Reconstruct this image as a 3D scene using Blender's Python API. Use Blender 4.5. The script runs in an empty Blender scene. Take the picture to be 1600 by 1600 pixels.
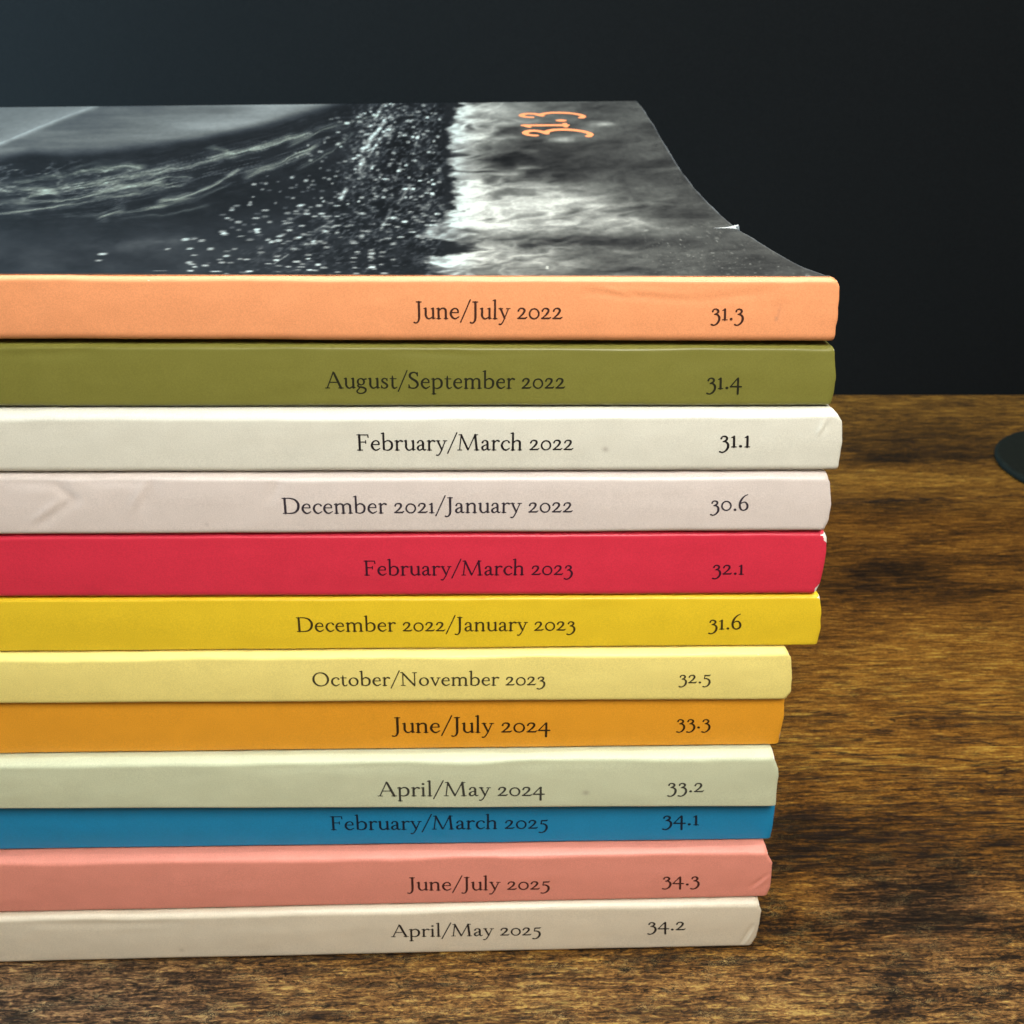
import bpy, math, random
import numpy as np
from mathutils import Matrix, Vector

# ================================================================ camera, world, lamps, exposure
SC = bpy.context.scene
COL = SC.collection
H = 0.1215                       # height of the camera above the table top (metres)
MM = 0.001
CAM_P = np.array([0.0, -0.115, H])
CAM_R = np.array([0.99913986, -0.03948604, 0.01266431])
CAM_U = np.array([0.00514977, 0.42119475, 0.9069556])
CAM_F = np.array([0.04114623, 0.90611028, -0.42103581])
cd = bpy.data.cameras.new('camera')
cam = bpy.data.objects.new('camera', cd); COL.objects.link(cam)
cam.matrix_world = Matrix(((CAM_R[0], CAM_U[0], -CAM_F[0], CAM_P[0]), (CAM_R[1], CAM_U[1], -CAM_F[1], CAM_P[1]),
                           (CAM_R[2], CAM_U[2], -CAM_F[2], CAM_P[2]), (0, 0, 0, 1)))
cd.sensor_width = 36; cd.lens = 36*1700/1600; cd.clip_start = 0.01; cd.clip_end = 20
cd.dof.use_dof = True; cd.dof.focus_distance = 0.124; cd.dof.aperture_fstop = 95
SC.camera = cam

W = bpy.data.worlds.new('World'); SC.world = W; W.use_nodes = True
bg = W.node_tree.nodes['Background']; bg.inputs[0].default_value = (0.80, 0.90, 1.0, 1); bg.inputs[1].default_value = 0.06

def area(name, loc, aim, size, size_y, power, color):
    l = bpy.data.lights.new(name, 'AREA'); l.shape = 'RECTANGLE'; l.size = size; l.size_y = size_y
    l.energy = power; l.color = color
    o = bpy.data.objects.new(name, l); COL.objects.link(o); o.location = loc
    o.rotation_euler = (Vector(aim)-Vector(loc)).to_track_quat('-Z', 'Y').to_euler()
    return o
area('window_light', (-0.72, 0.105, 0.25), (-0.28, 0.24, 0.20), 0.28, 0.28, 34.0, (0.42, 0.74, 1.0))        # cool daylight grazing the wall from the left
area('ceiling_light', (0.05, 0.10, 0.95), (0.04, 0.06, 0.0), 0.95, 0.50, 12.5, (1.0, 0.99, 0.95))        # soft light from above
area('added_front_fill', (0.035, -0.15, 0.24), (0.0, 0.0, 0.06), 0.12, 0.10, 0.84, (1.0, 0.97, 0.90))          # added fill near the camera, close so its light fades down the spines
area('room_light', (0.5, -1.0, 0.42), (0.0, 0.0, 0.06), 0.8, 0.6, 0.8, (1.0, 0.93, 0.82))
SC.view_settings.view_transform = 'Standard'; SC.view_settings.look = 'None'
SC.view_settings.exposure = 0.0; SC.view_settings.gamma = 1.0

# ================================================================ helpers
def lin(r, g, b):
    f = lambda c: (c/255/12.92) if c/255 <= .04045 else ((c/255+.055)/1.055)**2.4
    return (f(r), f(g), f(b), 1.0)
def srgb_to_linear(a):
    return np.where(a <= .04045, a/12.92, ((a+.055)/1.055)**2.4)
def mesh_obj(name, verts, faces, mat, parent=None, smooth=True):
    me = bpy.data.meshes.new(name); me.from_pydata([tuple(v) for v in verts], [], faces); me.update()
    if smooth: me.polygons.foreach_set('use_smooth', [True]*len(me.polygons))
    if mat: me.materials.append(mat)
    o = bpy.data.objects.new(name, me); COL.objects.link(o)
    if parent: o.parent = parent
    return o
def grid_obj(name, P, mat, parent=None, flip=False):
    """P: (rows, cols, 3) array of points -> smooth quad sheet"""
    r, c = P.shape[:2]
    me = bpy.data.meshes.new(name)
    idx = np.arange(r*c).reshape(r, c)
    q = np.stack([idx[:-1, :-1], idx[:-1, 1:], idx[1:, 1:], idx[1:, :-1]], -1).reshape(-1, 4)
    if flip: q = q[:, ::-1]
    me.vertices.add(r*c); me.vertices.foreach_set('co', P.reshape(-1).astype(np.float32))
    me.loops.add(q.size); me.loops.foreach_set('vertex_index', q.reshape(-1).astype(np.int32))
    me.polygons.add(len(q)); me.polygons.foreach_set('loop_start', (np.arange(len(q))*4).astype(np.int32))
    me.polygons.foreach_set('use_smooth', np.ones(len(q), bool))
    me.update(calc_edges=True); me.validate()
    if mat: me.materials.append(mat)
    o = bpy.data.objects.new(name, me); COL.objects.link(o)
    if parent: o.parent = parent
    return o
def set_attr(o, name, values):
    a = o.data.attributes.new(name, 'FLOAT', 'POINT'); a.data.foreach_set('value', np.asarray(values, np.float32).reshape(-1))
def set_color(o, name, rgb):
    a = o.data.attributes.new(name, 'FLOAT_COLOR', 'POINT')
    n = rgb.reshape(-1, 3); a.data.foreach_set('color', np.concatenate([n, np.ones((len(n), 1))], 1).astype(np.float32).reshape(-1))
def box(name, lo, hi, mat, parent=None):
    x0, y0, z0 = lo; x1, y1, z1 = hi
    v = [(x0,y0,z0),(x1,y0,z0),(x1,y1,z0),(x0,y1,z0),(x0,y0,z1),(x1,y0,z1),(x1,y1,z1),(x0,y1,z1)]
    return mesh_obj(name, v, [(0,3,2,1),(4,5,6,7),(0,1,5,4),(1,2,6,5),(2,3,7,6),(3,0,4,7)], mat, parent, smooth=False)
def thing(name, label, cat, loc=(0, 0, 0), group=None):
    o = bpy.data.objects.new(name, None); COL.objects.link(o); o.location = loc; o.empty_display_size = .02
    o['label'] = label; o['category'] = cat
    if group: o['group'] = group
    return o
class NT:
    def __init__(s, name):
        s.m = bpy.data.materials.new(name); s.m.use_nodes = True; s.t = s.m.node_tree
        s.b = s.t.nodes['Principled BSDF']
    def n(s, kind, **kw):
        nd = s.t.nodes.new(kind)
        for k, v in kw.items():
            if k.startswith('i_'):
                key = k[2:]; key = int(key) if key.isdigit() else key.replace('_', ' ')
                if isinstance(v, bpy.types.NodeSocket): s.t.links.new(v, nd.inputs[key])
                else: nd.inputs[key].default_value = v
            else: setattr(nd, k, v)
        return nd
    def math(s, op, a, b=0.0, c=None, clamp=False):
        nd = s.t.nodes.new('ShaderNodeMath'); nd.operation = op; nd.use_clamp = clamp
        for i, v in enumerate([a, b] + ([c] if c is not None else [])):
            if isinstance(v, bpy.types.NodeSocket): s.t.links.new(v, nd.inputs[i])
            else: nd.inputs[i].default_value = v
        return nd.outputs[0]
    def mix(s, f, a, b, mode='MIX'):
        nd = s.t.nodes.new('ShaderNodeMix'); nd.data_type = 'RGBA'; nd.blend_type = mode; nd.clamp_factor = True
        for i, v in ((0, f), (6, a), (7, b)):
            if isinstance(v, bpy.types.NodeSocket): s.t.links.new(v, nd.inputs[i])
            else: nd.inputs[i].default_value = v
        return nd.outputs[2]
    def ramp(s, f, stops):
        nd = s.t.nodes.new('ShaderNodeValToRGB'); s.t.links.new(f, nd.inputs[0]); e = nd.color_ramp.elements
        while len(e) < len(stops): e.new(.5)
        for k, (p, c) in zip(e, stops): k.position = p; k.color = c
        return nd.outputs[0]
    def noise(s, vec, scale, detail=3, rough=.5, dist=0.0):
        return s.n('ShaderNodeTexNoise', i_Vector=vec, i_Scale=scale, i_Detail=detail, i_Roughness=rough, i_Distortion=dist).outputs[0]
    def coords(s, scale=(1, 1, 1), rot=(0, 0, 0), loc=(0, 0, 0)):
        tc = s.n('ShaderNodeTexCoord'); mp = s.n('ShaderNodeMapping', i_Vector=tc.outputs['Object'])
        mp.inputs['Scale'].default_value = scale; mp.inputs['Rotation'].default_value = rot; mp.inputs['Location'].default_value = loc
        return mp.outputs[0]
    def link(s, a, b): s.t.links.new(a, b)
# ---------------------------------------------------------------- lettering
# An old-style book face drawn as pen strokes: (x, y, pen width); 'l' straight, 'c' smooth curve, 'd' dot
GL = {
'u': (430, [('l',[(35,378,20),(95,394,30)]),('c',[(98,392,56),(98,250,60),(98,120,58),(150,25,46),(230,8,32),(345,95,22)]),('l',[(290,380,20),(348,394,28)]),('l',[(348,392,56),(348,18,58)]),('l',[(348,14,30),(412,26,18)])]),
'n': (445, [('l',[(35,376,20),(98,394,30)]),('l',[(100,392,54),(100,8,60)]),('l',[(38,10,20),(166,10,20)]),('c',[(110,290,22),(180,375,32),(270,396,46),(335,345,58),(345,250,60)]),('l',[(345,260,60),(345,8,60)]),('l',[(285,10,20),(410,10,20)])]),
'm': (680, [('l',[(35,376,20),(98,394,30)]),('l',[(100,392,54),(100,8,60)]),('l',[(38,10,20),(164,10,20)]),('c',[(110,290,22),(170,375,32),(255,396,46),(325,345,58),(335,250,60)]),('l',[(335,260,60),(335,8,60)]),('l',[(275,10,20),(398,10,20)]),('c',[(345,290,22),(405,375,32),(490,396,46),(562,345,58),(572,250,60)]),('l',[(572,260,60),(572,8,60)]),('l',[(512,10,20),(640,10,20)])]),
'h': (450, [('l',[(30,684,20),(98,702,30)]),('l',[(100,700,52),(100,8,60)]),('l',[(38,10,20),(166,10,20)]),('c',[(110,290,22),(180,375,32),(270,396,46),(335,345,58),(345,250,60)]),('l',[(345,260,60),(345,8,60)]),('l',[(285,10,20),(410,10,20)])]),
'l': (215, [('l',[(35,684,20),(103,702,30)]),('l',[(105,700,52),(105,8,60)]),('l',[(38,10,20),(175,10,20)])]),
'i': (215, [('l',[(35,376,20),(103,394,30)]),('l',[(105,392,54),(105,8,60)]),('l',[(38,10,20),(175,10,20)]),('d',[(100,560,78)])]),
'r': (320, [('l',[(35,376,20),(98,394,30)]),('l',[(100,392,54),(100,8,60)]),('l',[(38,10,20),(180,10,20)]),('c',[(110,280,20),(165,365,26),(225,398,42),(285,372,58)])]),
'e': (385, [('l',[(75,236,22),(322,236,24)]),('c',[(322,240,30),(300,342,38),(215,396,28),(110,335,48),(66,200,60),(112,68,58),(215,6,40),(345,82,18)])]),
'c': (355, [('c',[(318,325,56),(285,380,30),(210,396,26),(112,335,48),(66,200,60),(112,68,58),(212,6,40),(335,82,18)])]),
'o': (440, [('o',[(220,197,152,188,62,24)])]),
'a': (375, [('c',[(80,310,52),(112,375,30),(185,398,28),(245,360,48),(262,285,58)]),('c',[(262,290,58),(262,150,58),(266,60,54),(310,6,34),(360,40,16)]),('c',[(262,232,22),(150,195,30),(78,125,56),(88,42,54),(150,6,34),(262,85,20)])]),
't': (300, [('c',[(128,500,14),(125,390,46),(122,200,58),(122,90,56),(155,18,44),(215,8,30),(275,52,16)]),('l',[(40,386,20),(255,386,22)])]),
's': (325, [('l',[(262,388,18),(258,300,22)]),('c',[(258,330,24),(220,385,24),(155,396,32),(90,345,46),(95,275,52),(170,215,56),(248,150,56),(250,62,50),(175,6,32),(95,20,26),(55,90,22)]),('l',[(52,12,18),(54,108,20)])]),
'g': (420, [('o',[(188,262,112,126,52,24)]),('l',[(270,350,24),(375,372,38)]),('c',[(115,158,22),(72,105,36),(120,55,48),(260,30,54),(345,-40,50),(315,-150,46),(190,-212,32),(68,-185,34),(38,-110,40),(95,-35,28),(160,48,20)])]),
'y': (405, [('l',[(22,386,20),(150,386,20)]),('l',[(80,388,52),(218,25,46)]),('l',[(275,386,20),(398,386,20)]),('c',[(342,384,24),(280,210,24),(215,20,26),(150,-130,28),(90,-205,30),(40,-200,44)])]),
'v': (405, [('l',[(22,386,20),(150,386,20)]),('l',[(80,388,52),(210,10,44)]),('l',[(275,386,20),(398,386,20)]),('l',[(342,384,24),(212,8,26)])]),
'b': (455, [('l',[(25,684,20),(93,702,30)]),('l',[(96,700,52),(96,40,58)]),('c',[(106,290,22),(170,370,30),(265,396,40),(360,325,58),(384,200,62),(348,72,54),(250,8,34),(160,12,24),(96,55,22)])]),
'p': (460, [('l',[(30,376,20),(93,394,30)]),('l',[(98,392,54),(98,-220,60)]),('l',[(35,-222,20),(175,-222,20)]),('c',[(106,300,22),(170,372,30),(268,396,42),(362,325,58),(386,200,62),(350,72,54),(250,8,34),(160,14,24),(100,50,22)])]),
'J': (300, [('l',[(85,628,22),(250,628,22)]),('c',[(172,628,62),(172,400,64),(172,150,62),(165,-10,56),(120,-120,40),(55,-160,30),(5,-140,44)])]),
'A': (640, [('l',[(70,12,24),(308,650,24)]),('l',[(300,640,38),(330,600,60),(548,12,66)]),('l',[(160,238,22),(455,238,22)]),('l',[(5,10,20),(150,10,20)]),('l',[(465,10,20),(630,10,20)])]),
'S': (440, [('l',[(360,635,20),(362,500,24)]),('c',[(360,530,24),(315,610,28),(230,640,34),(115,590,54),(95,480,62),(180,380,68),(320,280,68),(365,150,60),(300,35,42),(190,5,32),(95,30,28),(55,130,24)]),('l',[(50,20,20),(52,150,22)])]),
'F': (490, [('l',[(135,625,62),(135,12,64)]),('l',[(55,10,20),(225,10,20)]),('l',[(55,630,22),(432,630,24)]),('l',[(432,636,18),(440,530,26)]),('l',[(140,338,22),(345,338,22)]),('l',[(348,400,18),(348,276,20)])]),
'M': (810, [('l',[(90,14,24),(150,625,26)]),('l',[(150,632,52),(385,20,48)]),('l',[(392,18,22),(632,630,26)]),('l',[(638,628,60),(692,12,64)]),('l',[(25,10,20),(165,10,20)]),('l',[(610,10,20),(768,10,20)]),('l',[(72,630,20),(160,630,22)]),('l',[(630,630,22),(725,630,20)])]),
'D': (660, [('l',[(135,625,62),(135,12,64)]),('l',[(50,10,20),(140,12,22)]),('l',[(50,630,20),(140,630,22)]),('c',[(135,628,22),(300,632,26),(470,580,48),(575,440,66),(590,310,70),(560,170,66),(455,50,50),(300,10,30),(135,14,22)])]),
'O': (700, [('o',[(350,316,272,318,68,26)])]),
'N': (700, [('l',[(128,12,26),(128,620,26)]),('l',[(110,632,46),(560,10,56)]),('l',[(572,630,26),(572,5,28)]),('l',[(60,10,20),(205,10,20)]),('l',[(40,632,20),(120,632,22)]),('l',[(495,632,20),(650,632,20)])]),
'/': (345, [('l',[(15,-125,28),(345,715,28)])]),
'2': (385, [('c',[(62,300,46),(95,372,34),(170,400,38),(250,372,54),(268,295,58),(210,185,48),(130,100,34),(55,24,22)]),('l',[(50,26,44),(300,26,46)]),('l',[(300,28,44),(358,70,16)])]),
'0': (430, [('o',[(215,196,158,186,44,34)])]),
'1': (245, [('l',[(45,352,20),(118,398,28)]),('l',[(124,396,54),(124,8,60)]),('l',[(48,10,20),(204,10,20)])]),
'3': (360, [('c',[(70,315,46),(100,380,32),(180,402,38),(252,352,56),(238,268,48),(130,205,22)]),('c',[(130,205,20),(225,196,44),(292,110,60),(288,-20,60),(220,-135,46),(120,-195,34),(35,-170,46)])]),
'4': (430, [('l',[(255,398,26),(30,92,24)]),('l',[(28,82,42),(385,82,42)]),('l',[(275,398,50),(275,-185,58)])]),
'5': (360, [('l',[(108,385,44),(270,385,48),(318,418,16)]),('l',[(108,385,28),(86,225,24)]),('c',[(86,222,24),(180,228,44),(275,150,60),(290,10,62),(225,-125,48),(120,-190,34),(38,-175,44)])]),
'6': (425, [('c',[(335,662,14),(210,580,36),(100,410,58),(66,220,62),(110,60,52),(212,6,36),(318,72,54),(342,200,60),(290,320,44),(205,352,28),(100,285,22)])]),
'.': (185, [('d',[(92,34,84)])]),
' ': (215, []),
}
def smooth_line(pts, n=9):
    import numpy as np
    P = np.array([pts[0]] + list(pts) + [pts[-1]], float); out = []
    for i in range(1, len(P)-2):
        a, b, c, d = P[i-1], P[i], P[i+1], P[i+2]
        for k in range(n):
            t = k/n
            out.append(.5*((2*b)+(-a+c)*t+(2*a-5*b+4*c-d)*t*t+(-a+3*b-3*c+d)*t**3))
    out.append(P[-2]); return np.array(out)
def glyph_field(ch, step=15.0, bold=0.0):
    import numpy as np, math
    adv, strokes = GL[ch]
    xs = np.arange(-60, adv+90, step); ys = np.arange(-270, 760, step)
    X, Y = np.meshgrid(xs, ys); F = np.full(X.shape, 1e3)
    for kind, pts in strokes:
        if kind == 'o':
            cx, cy, rx, ry, wt, wn = pts[0]; q = []
            for k in range(41):
                a = 2*math.pi*k/40; s = abs(math.cos(a-.22))
                q.append((cx+rx*math.cos(a), cy+ry*math.sin(a), wn+(wt-wn)*s**1.4))
            P = np.array(q)
        elif kind == 'd':
            P = np.array([pts[0], pts[0]], float); P[1, 0] += 1
        elif kind == 'c': P = smooth_line(pts)
        else: P = np.array(pts, float)
        for (x0, y0, w0), (x1, y1, w1) in zip(P[:-1], P[1:]):
            dx, dy = x1-x0, y1-y0; L = dx*dx+dy*dy+1e-9
            t = np.clip(((X-x0)*dx+(Y-y0)*dy)/L, 0, 1)
            F = np.minimum(F, np.hypot(X-x0-t*dx, Y-y0-t*dy)-(w0+(w1-w0)*t)/2-bold)
    return xs, ys, F, adv
def glyph_polys(ch, step=15.0, bold=0.0):
    """marching squares: filled polygons of one letter in font units"""
    xs, ys, F, adv = glyph_field(ch, step, bold)
    V, index, polys = [], {}, []
    def vid(key, p):
        if key not in index: index[key] = len(V); V.append(p)
        return index[key]
    import numpy as np
    ny, nx = F.shape
    inside = F < 0
    act = inside[:-1, :-1] | inside[1:, :-1] | inside[:-1, 1:] | inside[1:, 1:]
    for j, i in zip(*np.nonzero(act)):
        cs = [(j, i), (j, i+1), (j+1, i+1), (j+1, i)]; poly = []
        for k in range(4):
            a, b = cs[k], cs[(k+1) % 4]; fa, fb = F[a], F[b]
            if fa < 0: poly.append(vid(a, (xs[a[1]], ys[a[0]])))
            if (fa < 0) != (fb < 0):
                key = (min(a, b), max(a, b)); t = fa/(fa-fb)
                poly.append(vid(key, (xs[a[1]]+(xs[b[1]]-xs[a[1]])*t, ys[a[0]]+(ys[b[0]]-ys[a[0]])*t)))
        if len(poly) > 2: polys.append(poly)
    return V, polys, adv
# ---------------------------------------------------------------- print on the top cover: a dark breaking sea wave, some cover sheen painted into its greys
def vnoise(x, y, seed=0):
    """smooth value noise on arrays"""
    import numpy as np
    xi = np.floor(x).astype(np.int64); yi = np.floor(y).astype(np.int64)
    fx = x-xi; fy = y-yi; fx = fx*fx*(3-2*fx); fy = fy*fy*(3-2*fy)
    def h(a, b):
        n = (a*374761393 + b*668265263 + seed*974711) & 0xffffffff
        n = ((n ^ (n >> 13))*1274126177) & 0xffffffff
        return ((n ^ (n >> 16)) & 0xffff)/65535.0
    return (h(xi, yi)*(1-fx)+h(xi+1, yi)*fx)*(1-fy)+(h(xi, yi+1)*(1-fx)+h(xi+1, yi+1)*fx)*fy
def fbm(x, y, octaves=4, seed=0, gain=.5):
    s = 0; a = 1; t = 0
    for k in range(octaves):
        s = s+a*vnoise(x*2**k+17.3*k, y*2**k+9.1*k, seed+k); t += a; a *= gain
    return s/t
def cover_art(u, v, rnd):
    """grey value and tint of the printed picture, partly with painted sheen; u, v run along and across the cover (a 1310 x 275 layout)"""
    import numpy as np
    ss = lambda a, b, x: (lambda t: t*t*(3-2*t))(np.clip((x-a)/(b-a), 0, 1))
    n1 = fbm(u/60, v/22, 5, 3); n2 = fbm(u/18, v/7, 4, 11); n3 = fbm(u/5, v/2.6, 3, 23); n4 = fbm(u/140, v/40, 4, 31)
    g = 26+16*(n1-.5)+10*(n2-.5)+6*(n3-.5)
    # smooth swell in the near left corner
    g = g+18*ss(330, 400, v+.05*u)*(1-ss(300, 640, u))*(0.5+n1)
    g = g+16*np.exp(-((v-(398-.10*(u-60)))/9)**2)*ss(120, 200, u)*(1-ss(260, 330, u))*n2*2
    # misty slope behind the wave, top left
    edge = np.interp(u, [-400, 0, 44, 100, 153, 306, 394, 481, 542, 600], [262, 250, 243, 245, 241, 223, 203, 180, 162, 140])
    edge = edge+5*(n1-.5)
    mist = 1-ss(-14, 5, v-edge)
    mg = 92+56*ss(120, 430, u)*ss(0, 30, edge-v+8)*(1-.35*ss(30, 70, edge-v))+26*(fbm(u/120+v/60, v/9, 4, 5)-.5)*2
    mg = mg-26*np.exp(-((v-172)/9)**2)*ss(170, 240, u)*(1-ss(330, 420, u))
    g = g*(1-mist)+mg*mist
    # pale diagonal crest in the corner
    dl = v-np.interp(u, [-400, 0, 60, 110, 153, 190], [330, 223, 198, 178, 163, 140])
    crest = np.exp(-(dl/5)**2)*(1-ss(150, 175, u))
    g = g+75*crest*(.7+.6*n2)
    g = np.where(dl < 0, 104+28*np.exp(dl/18)+14*(n1-.5), g) if True else g
    g = g+20*np.exp(-((v-(232-.02*u))/8)**2)*(1-ss(80, 260, u))*n2
    tint_green = np.zeros_like(g)
    # foam streaks running up the face of the wave
    streaks = [([(-60,322),(0,321),(110,311),(196,291),(262,275),(302,280)],3.4,105),([(-60,340),(0,336),(131,315),(240,293),(290,289)],2.6,92),
        ([(60,300),(110,295),(220,272),(350,245),(438,223),(486,206)],3.6,105),([(245,319),(306,302),(340,287),(376,267)],3.0,105),
        ([(380,276),(437,256),(480,234),(500,222)],3.2,100),([(153,341),(175,331),(196,324)],5.5,105),([(-60,296),(0,296),(66,298),(100,305)],4.5,95),
        ([(120,265),(175,262),(230,258)],2.6,62),([(100,335),(190,334),(260,322)],2.0,62),([(20,290),(90,276),(150,262),(230,262)],4.5,52),
        ([(390,230),(420,221),(452,210)],2.4,95),([(150,300),(230,288),(280,282)],2.0,62),([(320,232),(350,236),(370,244)],3.0,55),
        ([(180,345),(260,335),(330,322)],1.8,40),([(40,310),(90,292),(170,284)],3.0,55),([(465,262),(520,235),(560,205)],2.6,60),
        ([(450,228),(500,205),(560,186),(600,178)],2.6,75),([(215,330),(300,312),(360,290)],2.0,55)]
    for pts, w, b in streaks:
        px = [p[0] for p in pts]; py = [p[1] for p in pts]
        y0 = np.interp(u, px, py)+5.0*(fbm(u/30+v/40, v/24+w, 3, 41)-.5)*2
        m = ss(px[0]-8, px[0]+12, u)*(1-ss(px[-1]-14, px[-1]+6, u))
        ww = w*(.45+2.2*fbm(u/34, v/9+w, 3, 43)**1.3)
        k = m*np.exp(-np.abs((v-y0)/ww)**1.6)*np.clip(2.3*fbm(u/42, (v-y0)/1.9+w*9, 4, 47)-.45, 0, 1.25)
        g = g+b*.92*k; tint_green = tint_green+k
    # finer threads that follow the same sweep
    sweep = np.interp(u, [-60, 40, 160, 300, 420, 520, 600], [312, 306, 294, 268, 240, 208, 180])
    qv = v-sweep; th = 1-np.abs(2*fbm(u/75, qv/5.2, 4, 53)-1)/.16
    g = g+52*np.clip(th, 0, 1)**1.5*np.exp(-(qv/34)**2)*(1-ss(470, 600, u))*fbm(u/30, qv/12, 3, 54)*1.5
    # lacy foam inside the hollow at the left
    lace = np.abs(fbm(u/26+v/30, v/9, 3, 51)-.5)
    g = g+60*np.exp(-(lace/.035)**2)*ss(245, 262, v)*(1-ss(285, 312, v))*(1-ss(150, 320, u))*n2*1.5
    # spray: a rough band climbing towards the top
    left = np.interp(v, [157, 190, 240, 300, 350, 400, 432], [500, 480, 500, 480, 420, 300, 250])
    band = ss(0, 150, u-left)*(1-ss(684, 700, u))*(1-.55*ss(330, 420, v))
    rough = fbm(u/5.5+v/9, v/3.6, 4, 61)
    g = g+band*(np.clip(rough-.53, 0, 1)*210+(rough-.5)*36+(fbm(u/16+v/14, v/8, 3, 63)-.5)*60)
    core = np.exp(-((u-np.interp(v, [157, 200, 260, 330], [610, 588, 560, 540]))/26)**2)*(1-ss(230, 330, v))
    g = g+core*(np.clip(rough-.40, 0, 1)*270+14)
    for pts, w, b in [([(236,160),(215,185),(170,240)],0,0)]: pass
    for (x0, y0, x1, y1, w, b) in [(601,190,566,236,3.5,130),(612,196,590,222,2.5,70),(567,250,562,268,3.5,110),(541,296,533,310,3.5,150),(640,290,622,318,2.6,80),(612,328,596,356,3,85),(628,250,618,282,2,60),(656,205,646,240,2,60),(480,330,440,352,2,40),(450,398,428,412,1.4,70),(520,345,492,360,2,55)]:
        L = np.hypot(x1-x0, y1-y0); t = np.clip(((u-x0)*(x1-x0)+(v-y0)*(y1-y0))/L**2, 0, 1)
        d = np.hypot(u-x0-t*(x1-x0), (v-y0-t*(y1-y0)))
        g = g+b*np.exp(-(d/w)**2)*(.4+n3)
    # breaking crest and cloud of foam on the right
    el = np.interp(v, [150, 166, 180, 190, 203, 215, 232, 262, 285, 300, 330, 345, 362, 371, 378, 392, 402, 412, 432],
                      [722, 712, 700, 706, 690, 703, 694, 696, 706, 700, 690, 668, 645, 634, 700, 725, 655, 650, 668])
    el = el+20*(fbm(u/16, v/5, 4, 71)-.5)*2*(.6+ss(290, 330, v))
    soft = 15+30*ss(290, 330, v)*(1+0*u)
    m = ss(0, 1, (u-el)/soft)
    wu = u+46*(fbm(u/50, v/14, 3, 71)-.5); wv = v+16*(fbm(u/55, v/13, 3, 72)-.5)
    c1 = fbm(wu/75+wv/50, wv/17, 5, 81); c2 = fbm(wu/26+wv/30, wv/7.5, 4, 83, .45)
    curl = 1-np.abs(2*fbm(wu/34+wv/16, wv/10, 3, 85, .45)-1)*2.4; c3 = fbm(u/160, v/34, 3, 87)
    cloud = 74+30*(c1-.5)*2
    cloud = cloud+140*np.exp(-np.clip(u-el, 0, 999)/np.interp(v, [157, 200, 250, 290, 330, 432], [52, 60, 42, 90, 190, 140]))*(.22+.85*np.clip(1.5*c2-.22, 0, 1.2)+.62*np.clip(curl, -.4, 1))
    cloud = cloud+26*curl*np.exp(-np.clip(u-el, 0, 999)/150)*(1-ss(300, 345, v))+18*(c2-.5)*2*(1-ss(1000, 1200, u))
    cloud = cloud+62*np.exp(-((v-318)/30)**2)*(1-ss(860, 1010, u))*(.5+c1)
    cloud = cloud+44*np.exp(-((v-346)/12)**2)*(1-ss(900, 1120, u))*(.4+c2)
    cloud = cloud+42*np.exp(-((v-408)/14)**2)*(1-ss(840, 960, u))*(.4+c2)
    cloud = cloud-44*np.exp(-((v-378)/9)**2)*(1-ss(960, 1120, u))*(.5+c2)
    cloud = cloud-34*np.exp(-((u-800)/60)**2-((v-245)/26)**2)-30*np.exp(-((u-900)/90)**2-((v-262)/24)**2)
    for (x, y, sx, sy, b) in [(800,190,40,3.5,40),(770,214,38,4,55),(745,172,34,5,40),(820,262,18,3,85),(790,272,22,2.6,60),(765,250,20,5,-40),(880,218,22,4,75),(944,194,16,4,75),(905,208,50,12,18),
        (870,302,26,4,55),(905,312,30,3.5,58),(925,322,34,4,50),(840,298,18,4,40),(1045,262,30,5,14),(1070,330,60,14,-14),(1120,250,60,20,-6),(760,232,24,6,-30),(830,235,44,4,22),(700,412,40,3,50),(720,395,50,4,-20),(1010,318,28,3,28),(950,360,110,9,18),(1000,345,60,5,22),(1100,390,120,20,-14),(1180,408,90,14,-8)]:
        cloud = cloud+b*np.exp(-((u-x+.8*(v-y))/sx)**2-((v-y)/sy)**2)*(.45+1.1*c2)
    cloud = cloud+5*(n3-.5)*2+16*(fbm(u/34, v/3.4, 3, 91)-.5)*ss(285, 330, v)
    cloud = cloud+np.clip(fbm(u/4, v/2.6, 2, 95)-.74, 0, 1)*380*ss(330, 380, v)*ss(960, 1060, u)
    g = g*(1-m)+cloud*m
    # flecks of spray
    R = rnd
    poly_l = lambda y: np.interp(y, [165, 200, 260, 300, 350, 400, 430], [545, 490, 440, 380, 330, 270, 270])
    bell = []
    for k in range(480):
        y = 163+265*R.random()**.85; x = poly_l(y)+(690-poly_l(y))*R.random()**(.8+.0*y)
        if y > 390 and x > 620: continue
        bell.append((x, y, 2.0+2.6*R.random()+1.6*(y > 320), 1.1+.8*R.random(), 40+130*R.random()**1.5))
    bell += [(160,397,7,1.6,170),(154,407,5,1.4,120),(337,424,9,1.2,140),(250,423,12,1,60),(290,374,6,2,150),(315,376,5,1.6,120),(262,389,4,1.4,120),(300,413,6,1.4,110),(397,288,4,1.5,140),(410,296,3,1.4,110),(390,320,4,1.4,120),(470,417,6,1.2,90),(1010,360,3,1.5,50),(855,418,2.2,2.6,110),(1120,372,3,1.5,50)]
    for (x, y, sx, sy, b) in bell:
        box = (np.abs(u-x) < 3.2*sx) & (np.abs(v-y) < 3.2*sy)
        if box.any(): g[box] += b*np.exp(-((u[box]-x)/sx)**4-((v[box]-y)/sy)**4)
    g = g*(.93+.14*n3)
    g = np.clip(g, 12, 236)
    dark = 1-np.clip((g-40)/60, 0, 1)
    right = ss(680, 760, u)
    r = g*(1-.05*dark*(1-right)+.02*right); gg = g*(1-.02*dark); b = g*(1+.07*dark*(1-right)-.01*(1-right)-.04*right)
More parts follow.
